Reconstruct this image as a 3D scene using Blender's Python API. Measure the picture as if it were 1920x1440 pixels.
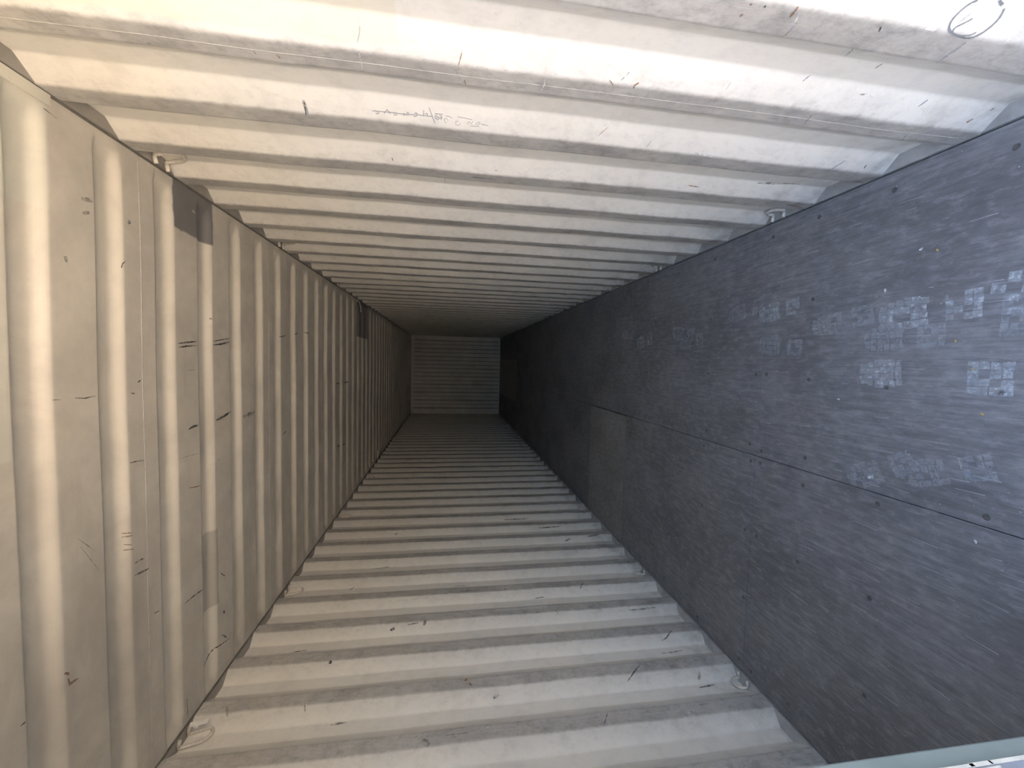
import bpy, bmesh, math, random
from mathutils import Matrix, Vector, noise as mn

for o in list(bpy.data.objects):
    bpy.data.objects.remove(o, do_unlink=True)
scene = bpy.context.scene
COL = scene.collection

# ------------------------------------------------------------------ camera
# the picture was taken with the phone turned on its side: photo right = down
cam_d = bpy.data.cameras.new('camera')
cam = bpy.data.objects.new('camera', cam_d)
COL.objects.link(cam)
RIGHT = Vector((0.02317058, -0.15093119, -0.98827269))
UP = Vector((0.99824098, 0.05745366, 0.01462984))
FWD = Vector((-0.05457178, 0.98687327, -0.15199693))
m = Matrix((RIGHT, UP, -FWD)).transposed().to_4x4()
m.translation = Vector((0.4582, 0.0, 1.5779))
cam.matrix_world = m
cam_d.sensor_fit = 'HORIZONTAL'
cam_d.sensor_width = 36.0
cam_d.lens = 775.517 / 1920 * 36.0
cam_d.clip_start = 0.02
cam_d.clip_end = 200
scene.camera = cam

# ------------------------------------------------------------------ sky, sun, exposure
world = bpy.data.worlds.new('world')
scene.world = world
world.use_nodes = True
wn = world.node_tree
wn.nodes.clear()
sky = wn.nodes.new('ShaderNodeTexSky')
sky.sky_type = 'NISHITA'
sky.sun_disc = False
sky.sun_elevation = math.radians(42)
sky.sun_rotation = math.radians(312)
sky.air_density = 1.0
sky.dust_density = 6.0
sky.ozone_density = 1.0
bg = wn.nodes.new('ShaderNodeBackground')
bg.inputs['Strength'].default_value = 0.30
wo = wn.nodes.new('ShaderNodeOutputWorld')
wn.links.new(sky.outputs[0], bg.inputs['Color'])
wn.links.new(bg.outputs[0], wo.inputs['Surface'])

sun_d = bpy.data.lights.new('sun', 'SUN')
sun_d.energy = 5.2
sun_d.color = (1.0, 0.90, 0.76)
sun_d.angle = math.radians(0.6)
sun = bpy.data.objects.new('sun', sun_d)
COL.objects.link(sun)
sun_dir = Vector((0.56, -0.49, -0.67)).normalized()      # travels sideways past the opening
sun.rotation_euler = sun_dir.to_track_quat('-Z', 'Y').to_euler()
sun.location = (-8, 1, 8)

scene.view_settings.view_transform = 'Standard'
scene.view_settings.look = 'None'
scene.view_settings.gamma = 1.0
scene.view_settings.use_curve_mapping = False
scene.view_settings.exposure = 2.5
try:
    scene.cycles.max_bounces = 20
    scene.cycles.diffuse_bounces = 18
    scene.cycles.glossy_bounces = 6
    scene.cycles.transparent_max_bounces = 12
    scene.cycles.sample_clamp_indirect = 10.0
except Exception:
    pass
MARKS_R=[([(1.0621, 1.3467), (1.0924, 1.3438), (1.1237, 1.3482)], 0.0059, 'w'),
([(1.3174, 0.9313), (1.3326, 0.9382), (1.3532, 0.9409)], 0.0063, 'w'),
([(1.3101, 2.0028), (1.3281, 2.0014), (1.3456, 2.0011)], 0.012, 'g'),
([(0.7689, 0.9011), (0.7788, 0.9001), (0.7929, 0.8981)], 0.0081, 'r'),
([(0.7764, 0.9975), (0.7812, 0.9971)], 0.0078, 'r'),
([(0.8018, 0.9976), (0.8087, 0.9994)], 0.0079, 'r'),
([(0.776, 0.9684), (0.7819, 0.9659)], 0.0063, 'k'),
([(1.0287, 1.5567), (1.0448, 1.5612), (1.0593, 1.5658)], 0.0036, 'r'),
([(1.0629, 1.5657), (1.0966, 1.5609), (1.1258, 1.5533)], 0.003, 'w'),
([(1.1063, 1.5485), (1.1222, 1.5452)], 0.0051, 'r'),
([(1.0472, 1.1039), (1.0536, 1.1125), (1.0611, 1.1117)], 0.007, 'r'),
([(1.0495, 1.1823), (1.0592, 1.1681)], 0.0034, 'r'),
([(1.0567, 1.7967), (1.0899, 1.7986), (1.126, 1.8007)], 0.0042, 'w'),
([(0.9995, 1.7828), (1.0236, 1.7888), (1.0408, 1.797)], 0.0021, 'g'),
([(1.7987, 0.7635), (1.7011, 0.7668)], 0.0108, 'r'),
([(1.1097, 2.4494), (1.1105, 2.4377)], 0.0061, 'w'),
([(1.1191, 2.2793), (1.1212, 2.2729)], 0.0048, 'k'),
([(1.095, 2.0419), (1.1068, 2.0411)], 0.0036, 'r'),
([(1.0995, 1.9924), (1.111, 1.9884)], 0.0053, 'r'),
([(1.3551, 2.3093), (1.3637, 2.3014)], 0.0044, 'w'),
([(1.802, 2.0789), (1.8223, 2.0393)], 0.0065, 'w'),
([(1.0289, 1.1389), (1.0465, 1.1521)], 0.0034, 'g'),
([(0.7938, 0.8738), (0.8252, 0.8697), (0.8458, 0.8733)], 0.005, 'g'),
([(0.779, 0.6959), (0.7914, 0.6862)], 0.0053, 'k'),
([(0.7401, 0.5286), (0.7528, 0.5357)], 0.0028, 'g'),
([(0.7821, 0.4744), (0.8076, 0.468), (0.8474, 0.4629)], 0.0079, 'g'),
([(0.7791, 0.8877), (0.8078, 0.8756)], 0.0033, 'w'),
([(1.0275, 0.0826), (1.0367, 0.0927)], 0.0101, 'r'),
([(0.9973, 0.0584), (1.0051, 0.0586)], 0.0076, 'r'),
([(0.7685, 0.5999), (0.7675, 0.5745)], 0.0074, 'w'),
([(1.0084, 0.492), (1.0071, 0.4683), (1.0107, 0.4435)], 0.0064, 'w'),
([(1.009, 0.4878), (1.0065, 0.474)], 0.0032, 'r'),
([(1.3378, 0.7618), (1.3428, 0.7048), (1.356, 0.6593)], 0.0067, 'w'),
([(1.0726, 0.5712), (1.115, 0.5545)], 0.0053, 'g'),
([(1.0426, 0.399), (1.0567, 0.4084)], 0.0033, 'w'),
([(1.0225, 0.8626), (1.04, 0.8647)], 0.0028, 'w'),
([(0.8252, 0.8697), (0.8354, 0.8695)], 0.005, 'r'),
([(1.316, 0.1082), (1.3287, 0.1041)], 0.0068, 'r'),
([(1.6583, 0.1191), (1.6759, 0.0225)], 0.009, 'r'),
([(1.5685, 0.3386), (1.5515, 0.1569)], 0.011, 'm'),
([(1.1053, 1.4119), (1.1175, 1.4084)], 0.0034, 'w'),
([(1.1086, 1.3615), (1.1025, 1.272)], 0.0021, 'w'),
([(1.6029, 0.624), (1.6052, 0.5752)], 0.0064, 'r'),
([(1.6815, 1.1174), (1.6941, 0.9992)], 0.0061, 'r'),
([(1.6061, 1.7937), (1.6173, 1.7913)], 0.0046, 'k'),
([(1.311, 2.0002), (1.3515, 2.0074)], 0.006, 'k'),
([(1.6592, 1.6014), (1.8394, 1.6057)], 0.0047, 'w'),
([(1.6613, 1.4988), (1.663, 1.415)], 0.007, 'k'),
([(1.6117, 1.4167), (1.6127, 1.4063)], 0.0069, 'w'),
([(1.4036, 1.2988), (1.4959, 1.2784)], 0.0062, 'w'),
([(1.3704, 1.8892), (1.3949, 1.8948)], 0.0051, 'w'),
([(1.3207, 1.1149), (1.2922, 1.0907)], 0.0026, 'r'),
([(1.9167, 0.8141), (1.9628, 0.7785)], 0.0056, 'w'),
([(1.911, 0.6139), (1.9669, 0.5533)], 0.0052, 'w'),
([(2.218, 1.7812), (2.2539, 1.7573)], 0.006, 'w'),
([(2.206, 1.5376), (2.2378, 1.4585)], 0.006, 'w'),
([(1.8622, 2.4608), (1.9103, 2.3927)], 0.0028, 'w'),
([(1.9116, 2.5809), (1.9726, 2.5764)], 0.0059, 'w'),
([(0.9164, 0.5284), (0.9355, 0.5289)], 0.0051, 'k'),
([(0.8414, 0.6933), (0.9057, 0.6464)], 0.0046, 'g'),
([(0.9846, 0.664), (0.9998, 0.6724)], 0.0039, 'g'),
([(0.9991, 0.2804), (1.0163, 0.2883)], 0.0058, 'g'),
([(1.1004, 0.2161), (1.1815, 0.1546)], 0.0061, 'g'),
([(1.3102, 0.2031), (1.3416, 0.223)], 0.0065, 'g'),
([(1.1048, 0.162), (1.1251, 0.1546)], 0.005, 'w'),
]
MARKS_L=[([(2.5161, 1.9056), (2.5228, 1.8812)], 0.0234, 'k'),
([(2.2612, 2.1938), (2.2576, 2.1766)], 0.0258, 'k'),
([(2.4086, 2.4367), (2.4152, 2.4079), (2.4221, 2.356)], 0.0117, 'k'),
([(2.0429, 1.4712), (2.0312, 1.4635)], 0.0304, 'r'),
([(2.0155, 1.4507), (1.9973, 1.4436)], 0.0167, 'r'),
([(2.2824, 0.192), (2.2439, 0.2482), (2.2303, 0.2864)], 0.0101, 'k'),
([(2.0363, 0.518), (1.9794, 0.5847), (1.9461, 0.6348)], 0.0091, 'k'),
([(1.7533, 0.82), (1.7005, 0.8562)], 0.0058, 'k'),
([(1.7248, 1.6704), (1.6979, 1.6354)], 0.0307, 'm'),
([(2.013, 2.5753), (1.9608, 2.5457)], 0.0125, 'm'),
([(1.9907, 2.2278), (1.9528, 2.2133)], 0.0069, 'm'),
([(1.7623, 1.3868), (1.745, 1.3788)], 0.0155, 'w'),
([(1.7322, 1.5686), (1.7311, 1.4576)], 0.0046, 'k'),
([(1.9484, 1.3086), (1.9346, 1.3365)], 0.0132, 'm'),
([(2.6033, 1.71), (2.5729, 1.6851)], 0.0198, 'w'),
([(2.558, 1.6975), (2.5285, 1.7055)], 0.0235, 'm'),
([(2.5375, 1.8031), (2.5449, 1.7391)], 0.0078, 'k'),
([(2.56, 0.9898), (2.5533, 0.9663)], 0.012, 'k'),
([(2.86, 1.161), (2.8514, 1.1467)], 0.0171, 'k'),
([(2.8601, 1.4733), (2.8652, 1.3333)], 0.0064, 'k'),
([(2.8808, 0.5599), (2.8198, 0.6042)], 0.0112, 'k'),
([(2.5622, 0.8565), (2.5367, 0.8485)], 0.0081, 'k'),
([(1.9575, 0.2168), (1.926, 0.2426)], 0.0149, 'm'),
([(1.7016, 0.4576), (1.7184, 0.4008)], 0.0101, 'w'),
([(1.8948, 2.0851), (1.9002, 2.0169)], 0.0132, 'm'),
([(3.6715, 0.4202), (3.6482, 0.4783)], 0.0162, 'k'),
([(3.9398, 2.0584), (3.9546, 2.0358)], 0.0138, 'k'),
([(3.6803, 0.2608), (3.6956, 0.1231)], 0.0164, 'k'),
([(3.3279, 2.1462), (3.3461, 2.0256)], 0.0145, 'm'),
([(2.9999, 1.5198), (3.0015, 1.4018)], 0.0088, 'm'),
([(3.0322, 2.2614), (3.0674, 2.2322)], 0.0091, 'k'),
([(2.7736, 0.9626), (2.7794, 0.8842)], 0.0085, 'k'),
([(2.5286, 0.3577), (2.5328, 0.1646)], 0.0126, 'm'),
([(2.1521, 0.3315), (2.1579, 0.194)], 0.0115, 'm'),
([(1.8867, 0.2676), (1.8927, 0.1722)], 0.0145, 'k'),
([(1.7436, 0.3568), (1.7435, 0.3063)], 0.0104, 'm'),
([(4.2194, 0.9795), (4.2216, 0.7224)], 0.0177, 'k'),
([(4.2953, 1.889), (4.3001, 1.6168)], 0.0178, 'm'),
([(3.9527, 0.666), (3.9608, 0.4445)], 0.0169, 'k'),
]
MARKS_C=[([(0.501, 1.927), (0.507, 1.985), (0.515, 2.054)], 0.0115, 'k'),
([(0.485, 1.934), (0.492, 1.992), (0.496, 2.053)], 0.0115, 'k'),
([(0.521, 2.186), (0.532, 2.261), (0.544, 2.338)], 0.0079, 'k'),
([(0.503, 2.185), (0.511, 2.261), (0.525, 2.337)], 0.0127, 'k'),
([(0.129, 1.988), (0.136, 2.018), (0.137, 2.054)], 0.0149, 'k'),
([(0.138, 2.198), (0.147, 2.265), (0.165, 2.343)], 0.0192, 'k'),
([(0.12, 2.467), (0.121, 2.547), (0.128, 2.613)], 0.0282, 'm'),
([(0.065, 1.645), (0.063, 1.676), (0.058, 1.716)], 0.0065, 'k'),
([(0.317, 1.367), (0.316, 1.392)], 0.0034, 'k'),
([(0.317, 1.436), (0.312, 1.473), (0.317, 1.512)], 0.0047, 'k'),
([(-0.129, 1.98), (-0.138, 2.022), (-0.144, 2.066)], 0.0076, 'r'),
([(-0.18, 1.619), (-0.189, 1.644)], 0.0053, 'r'),
([(-0.194, 1.619), (-0.2, 1.646)], 0.008, 'r'),
([(-0.222, 1.623), (-0.234, 1.645)], 0.004, 'r'),
([(-0.242, 1.622), (-0.253, 1.652)], 0.0054, 'r'),
([(-0.308, 1.657), (-0.307, 1.681), (-0.312, 1.703)], 0.0083, 'k'),
([(-0.353, 1.656), (-0.357, 1.688), (-0.363, 1.726)], 0.0111, 'k'),
([(-0.626, 1.93), (-0.628, 1.995), (-0.639, 2.085)], 0.008, 'k'),
([(-0.5, 1.368), (-0.514, 1.382)], 0.0104, 'r'),
([(-0.524, 1.378), (-0.546, 1.382), (-0.55, 1.411)], 0.0105, 'r'),
([(-0.503, 1.255), (-0.52, 1.261)], 0.0175, 'r'),
([(-0.545, 1.236), (-0.545, 1.26)], 0.005, 'k'),
([(0.749, 1.634), (0.763, 1.636), (0.774, 1.646)], 0.0052, 'k'),
([(0.736, 1.417), (0.719, 1.423)], 0.0141, 'm'),
([(0.35, 1.696), (0.357, 1.71)], 0.0079, 'k'),
([(0.314, 1.662), (0.31, 1.679)], 0.0078, 'k'),
([(0.386, 1.981), (0.389, 2.038)], 0.0029, 'm'),
([(0.629, 2.171), (0.627, 2.184)], 0.0126, 'r'),
([(0.19, 4.382), (0.194, 4.505)], 0.0234, 'k'),
([(0.188, 4.704), (0.181, 4.948)], 0.025, 'k'),
([(-0.454, 4.422), (-0.465, 4.527)], 0.024, 'k'),
([(-0.482, 4.638), (-0.493, 4.754)], 0.0251, 'k'),
([(0.585, 2.987), (0.601, 3.079)], 0.0123, 'k'),
([(0.619, 3.26), (0.634, 3.315)], 0.0133, 'k'),
([(0.647, 3.515), (0.646, 3.566)], 0.0143, 'k'),
([(-0.082, 3.029), (-0.064, 3.077)], 0.0169, 'k'),
([(-0.074, 2.164), (-0.043, 2.28)], 0.0064, 'w'),
([(0.016, 1.915), (0.008, 2.054)], 0.0029, 'm'),
([(-0.046, 2.493), (-0.021, 2.57)], 0.0054, 'w'),
([(0.002, 3.273), (0.032, 3.386)], 0.0067, 'w'),
([(1.092, 3.267), (1.105, 3.459)], 0.0068, 'w'),
([(1.07, 2.491), (1.08, 2.616)], 0.0054, 'w'),
([(1.034, 2.496), (1.038, 2.601)], 0.0054, 'w'),
([(1.112, 2.748), (1.131, 2.871)], 0.0059, 'w'),
([(1.127, 1.368), (1.121, 1.407)], 0.0049, 'm'),
([(1.084, 2.04), (1.079, 2.059)], 0.0124, 'w'),
([(1.184, 1.953), (1.183, 1.988)], 0.0061, 'w'),
([(-0.116, 1.428), (-0.189, 1.493)], 0.0029, 'm'),
([(-0.145, 1.436), (-0.255, 1.501)], 0.003, 'm'),
([(0.92, 1.664), (0.91, 1.673)], 0.0186, 'm'),
([(0.924, 1.477), (0.932, 1.516)], 0.0148, 'm'),
([(0.88, 1.479), (0.892, 1.504)], 0.0123, 'm'),
([(-0.959, 2.22), (-1.008, 2.269)], 0.0148, 'k'),
([(-0.995, 2.079), (-1.056, 2.09), (-0.994, 2.17), (-1.031, 2.295)], 0.0089, 'k'),
([(-1.149, 1.94), (-1.059, 1.935)], 0.0071, 'm'),
([(-0.639, 2.219), (-0.671, 2.253)], 0.0105, 'k'),
([(-0.845, 2.238), (-0.865, 2.247)], 0.0146, 'k'),
([(-1.062, 3.181), (-1.022, 3.225)], 0.0095, 'm'),
([(-0.555, 1.751), (-0.563, 1.781)], 0.0089, 'm'),
]
PENCIL=[([(0.7222, 0.5387), (0.7258, 0.5468), (0.7311, 0.5516), (0.7375, 0.5548), (0.7431, 0.5562), (0.7494, 0.5565), (0.7555, 0.5547), (0.7605, 0.5506), (0.7647, 0.5451), (0.768, 0.5375), (0.77, 0.5276), (0.7719, 0.5156), (0.7732, 0.5021), (0.774, 0.4893), (0.7727, 0.4809), (0.7705, 0.4726), (0.7661, 0.4668), (0.7617, 0.4622), (0.7569, 0.4596), (0.7508, 0.4569), (0.7443, 0.4563), (0.739, 0.4571), (0.734, 0.4599), (0.7299, 0.4629), (0.7264, 0.4666)], 0.0035), ([(0.7456, 0.5144), (0.7495, 0.5183), (0.7543, 0.5244), (0.7595, 0.5322), (0.7628, 0.5341), (0.7667, 0.5326), (0.7698, 0.5282), (0.771, 0.5169), (0.7712, 0.5052), (0.7702, 0.4952), (0.7685, 0.4862), (0.7658, 0.4812), (0.7628, 0.478)], 0.0025), ([(0.7172, 0.4932), (0.7202, 0.4855), (0.7221, 0.4777)], 0.004), ([(1.3204, 1.8128), (1.3193, 1.7964), (1.3191, 1.7772), (1.3186, 1.7599), (1.3188, 1.7329), (1.3179, 1.7056), (1.3151, 1.6819), (1.3162, 1.6663), (1.3153, 1.6386)], 0.0028), ([(1.3186, 1.8039), (1.3208, 1.7995), (1.3219, 1.793), (1.3261, 1.7965), (1.3256, 1.8041)], 0.0028), ([(1.3231, 1.7798), (1.3174, 1.7741), (1.3121, 1.7686), (1.3174, 1.7645), (1.3233, 1.7615)], 0.0028), ([(1.3176, 1.7501), (1.3184, 1.7415), (1.323, 1.743), (1.3241, 1.75), (1.3212, 1.7521)], 0.0028), ([(1.323, 1.7226), (1.318, 1.7202), (1.317, 1.7172), (1.3209, 1.7136), (1.3128, 1.7106), (1.3133, 1.7071), (1.3203, 1.7067)], 0.0028), ([(1.3116, 1.6895), (1.3116, 1.6807), (1.3155, 1.6858), (1.3178, 1.6821), (1.3215, 1.6892), (1.3189, 1.6929)], 0.0028), ([(1.3021, 1.6624), (1.3178, 1.664)], 0.0028), ([(1.3129, 1.6592), (1.3091, 1.6551), (1.3104, 1.6513), (1.3149, 1.6534), (1.3158, 1.6446)], 0.0028), ([(1.2932, 1.6466), (1.311, 1.6395), (1.3322, 1.6302)], 0.0028), ([(1.307, 1.6295), (1.3063, 1.6068)], 0.0028), ([(1.3137, 1.6317), (1.312, 1.6227), (1.3172, 1.6218), (1.3189, 1.6308)], 0.0028), ([(1.3162, 1.6297), (1.3228, 1.6249), (1.3193, 1.6169), (1.3134, 1.6208)], 0.0028), ([(1.3113, 1.6168), (1.3099, 1.6098), (1.3215, 1.6119)], 0.0028), ([(1.3168, 1.6188), (1.315, 1.6069)], 0.0028), ([(1.3206, 1.6039), (1.3157, 1.5989), (1.3168, 1.5919), (1.322, 1.5909)], 0.0018), ([(1.3204, 1.6019), (1.3274, 1.5989), (1.3275, 1.5949)], 0.0018), ([(1.3097, 1.5989), (1.3092, 1.5869), (1.313, 1.5789)], 0.0018), ([(1.3196, 1.5667), (1.3288, 1.5675), (1.3312, 1.5582), (1.3238, 1.5534)], 0.0018), ([(1.3196, 1.5667), (1.3198, 1.5586)], 0.0018), ([(1.3077, 1.563), (1.3088, 1.5429), (1.3106, 1.5185)], 0.0018), ([(1.3236, 1.532), (1.3157, 1.5263), (1.3232, 1.5198), (1.3147, 1.5162)], 0.0018), ([(1.323, 1.5075), (1.3148, 1.4979), (1.3179, 1.4925), (1.325, 1.5012)], 0.0018), ([(1.3279, 1.5215), (1.3272, 1.4948)], 0.0018), ([(1.3203, 1.4892), (1.3219, 1.4684)], 0.0018)]
# ------------------------------------------------------------------ measured sizes (metres)
HW = 1.176            # half width between the proud flats of the side walls
H = 2.697             # under the roof sheets
Y0 = 0.44             # door end
Y1 = 12.833           # front end wall
PITCH = 0.28686
C_RIGHT = 1.0596      # where a proud flat of the right wall begins
C_LEFT = 1.6946
DEPTH = 0.040
FA, FB, FC = 0.070, 0.142, 0.214
BP = 0.27154          # roof bead pitch
B_FAR = 1.3729        # far edge of a roof bead
B_WID = 0.118
B_DEP = 0.024
rnd = random.Random(7)

# ------------------------------------------------------------------ helpers
def link(ob, parent=None):
    COL.objects.link(ob)
    if parent is not None:
        ob.parent = parent
    return ob

def mesh_obj(name, verts, faces, mats, parent=None, smooth=False, idx=None):
    me = bpy.data.meshes.new(name)
    me.from_pydata([tuple(v) for v in verts], [], faces)
    for mt in (mats if isinstance(mats, (list, tuple)) else [mats]):
        me.materials.append(mt)
    if idx:
        for p, i in zip(me.polygons, idx):
            p.material_index = i
    if smooth:
        for p in me.polygons:
            p.use_smooth = True
    me.update()
    return link(bpy.data.objects.new(name, me), parent)

def empty(name, loc=(0, 0, 0)):
    o = bpy.data.objects.new(name, None)
    o.empty_display_size = 0.05
    o.location = loc
    return link(o)

def struct(o, label=None):
    o['kind'] = 'structure'
    if label:
        o['label'] = label
    return o

def tag(o, label, cat, group=None):
    o['label'] = label
    o['category'] = cat
    if group:
        o['group'] = group
    return o

class MB:
    def __init__(self):
        self.v = []; self.f = []; self.m = []
    def box(self, a, b, mi=0):
        x0, y0, z0 = a; x1, y1, z1 = b
        n = len(self.v)
        self.v += [(x0,y0,z0),(x1,y0,z0),(x1,y1,z0),(x0,y1,z0),(x0,y0,z1),(x1,y0,z1),(x1,y1,z1),(x0,y1,z1)]
        for q in ((0,3,2,1),(4,5,6,7),(0,1,5,4),(1,2,6,5),(2,3,7,6),(3,0,4,7)):
            self.f.append(tuple(n+i for i in q)); self.m.append(mi)
    def prism(self, prof, fn, s0, s1, mi=0):
        """prof: closed 2-D outline, fn(a,b,s)->xyz"""
        n = len(self.v); k = len(prof)
        for s in (s0, s1):
            for a, b in prof:
                self.v.append(fn(a, b, s))
        for i in range(k):
            j = (i+1) % k
            self.f.append((n+i, n+j, n+k+j, n+k+i)); self.m.append(mi)
        self.f.append(tuple(n+i for i in reversed(range(k)))); self.m.append(mi)
        self.f.append(tuple(n+k+i for i in range(k))); self.m.append(mi)
    def tube(self, pts, r, seg=8, mi=0, closed=False):
        pts = [Vector(p) for p in pts]
        n0 = len(self.v); k = len(pts)
        up = None
        for i, p in enumerate(pts):
            if closed:
                t = (pts[(i+1) % k]-pts[i-1]).normalized()
            else:
                t = (pts[min(i+1,k-1)]-pts[max(i-1,0)]).normalized()
            if up is None:
                up = t.orthogonal().normalized()
            up = (up - t*up.dot(t)).normalized()
            sd = t.cross(up)
            for j in range(seg):
                a = 2*math.pi*j/seg
                self.v.append(tuple(p+up*math.cos(a)*r+sd*math.sin(a)*r))
        for i in range(k if closed else k-1):
            i2 = (i+1) % k
            for j in range(seg):
                j2 = (j+1) % seg
                self.f.append((n0+i*seg+j, n0+i*seg+j2, n0+i2*seg+j2, n0+i2*seg+j)); self.m.append(mi)
        if not closed:
            self.f.append(tuple(n0+j for j in reversed(range(seg)))); self.m.append(mi)
            self.f.append(tuple(n0+(k-1)*seg+j for j in range(seg))); self.m.append(mi)
    def build(self, name, mats, parent=None, smooth=False):
        return mesh_obj(name, self.v, self.f, mats, parent, smooth, self.m)

def bevel(o, w=0.002, seg=2):
    b = o.modifiers.new('edge', 'BEVEL'); b.width = w; b.segments = seg; b.limit_method = 'ANGLE'
    return o

# ------------------------------------------------------------------ material toolbox
class NT:
    def __init__(self, name):
        self.mat = bpy.data.materials.new(name)
        self.mat.use_nodes = True
        self.t = self.mat.node_tree
        self.bsdf = self.t.nodes['Principled BSDF']
        self.pos = self.t.nodes.new('ShaderNodeNewGeometry').outputs['Position']
        self.bsdf.inputs['Specular IOR Level'].default_value = 0.4
    def n(self, typ, **kw):
        nd = self.t.nodes.new(typ)
        for k, v in kw.items():
            setattr(nd, k, v)
        return nd
    def put(self, sock, v):
        if isinstance(v, (int, float)):
            sock.default_value = v
        elif isinstance(v, (tuple, list)):
            sock.default_value = (*v, 1.0) if len(v) == 3 and sock.type == 'RGBA' else v
        else:
            self.t.links.new(v, sock)
    def math(self, op, a, b=0.0, clamp=False):
        nd = self.n('ShaderNodeMath', operation=op, use_clamp=clamp)
        self.put(nd.inputs[0], a); self.put(nd.inputs[1], b)
        return nd.outputs[0]
    def scaled(self, s, off=(0, 0, 0), rot=(0, 0, 0)):
        nd = self.n('ShaderNodeMapping')
        self.put(nd.inputs['Vector'], self.pos)
        nd.inputs['Scale'].default_value = s
        nd.inputs['Location'].default_value = off
        nd.inputs['Rotation'].default_value = rot
        return nd.outputs[0]
    def noise(self, s=(1, 1, 1), scale=1.0, det=4, rough=0.55, off=(0, 0, 0), dist=0.0, rot=(0, 0, 0)):
        nd = self.n('ShaderNodeTexNoise')
        self.put(nd.inputs['Vector'], self.scaled(s, off, rot))
        nd.inputs['Scale'].default_value = scale
        nd.inputs['Detail'].default_value = det
        nd.inputs['Roughness'].default_value = rough
        nd.inputs['Distortion'].default_value = dist
        return nd.outputs['Fac']
    def ramp(self, f, a, b, lo=0.0, hi=1.0):
        nd = self.n('ShaderNodeMapRange', clamp=True)
        self.put(nd.inputs['Value'], f)
        for i, v in zip(('From Min', 'From Max', 'To Min', 'To Max'), (a, b, lo, hi)):
            self.put(nd.inputs[i], v)
        return nd.outputs['Result']
    def mix(self, f, a, b, mode='MIX'):
        nd = self.n('ShaderNodeMix', data_type='RGBA', blend_type=mode)
        self.put(nd.inputs[0], f); self.put(nd.inputs[6], a); self.put(nd.inputs[7], b)
        return nd.outputs[2]
    def xyz(self):
        nd = self.n('ShaderNodeSeparateXYZ'); self.put(nd.inputs[0], self.pos)
        return nd.outputs
    def attr(self, name):
        return self.n('ShaderNodeAttribute', attribute_name=name).outputs['Fac']
    def box(self, u, v, u0, u1, v0, v1, wob=0.012, soft=0.004, nz=None):
        """1 inside the rectangle u0..u1 x v0..v1 with a wobbly edge"""
        if nz is None:
            nz = self.noise(scale=9.0, det=3)
        w = self.math('MULTIPLY', self.math('SUBTRACT', nz, 0.5), wob*4)
        uu = self.math('ADD', u, w); vv = self.math('ADD', v, w)
        f = self.ramp(uu, u0-soft, u0+soft)
        f = self.math('MULTIPLY', f, self.ramp(uu, u1-soft, u1+soft, 1, 0))
        f = self.math('MULTIPLY', f, self.ramp(vv, v0-soft, v0+soft))
        return self.math('MULTIPLY', f, self.ramp(vv, v1-soft, v1+soft, 1, 0))
    def bump(self, h, strength=0.2, dist=0.002):
        nd = self.n('ShaderNodeBump')
        nd.inputs['Strength'].default_value = strength
        nd.inputs['Distance'].default_value = dist
        self.put(nd.inputs['Height'], h)
        self.put(self.bsdf.inputs['Normal'], nd.outputs[0])
    def done(self, col, rough=0.5, metal=0.0):
        self.put(self.bsdf.inputs['Base Color'], col)
        self.put(self.bsdf.inputs['Roughness'], rough)
        self.put(self.bsdf.inputs['Metallic'], metal)
        return self.mat

PAINT = (0.85, 0.83, 0.775)

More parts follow.
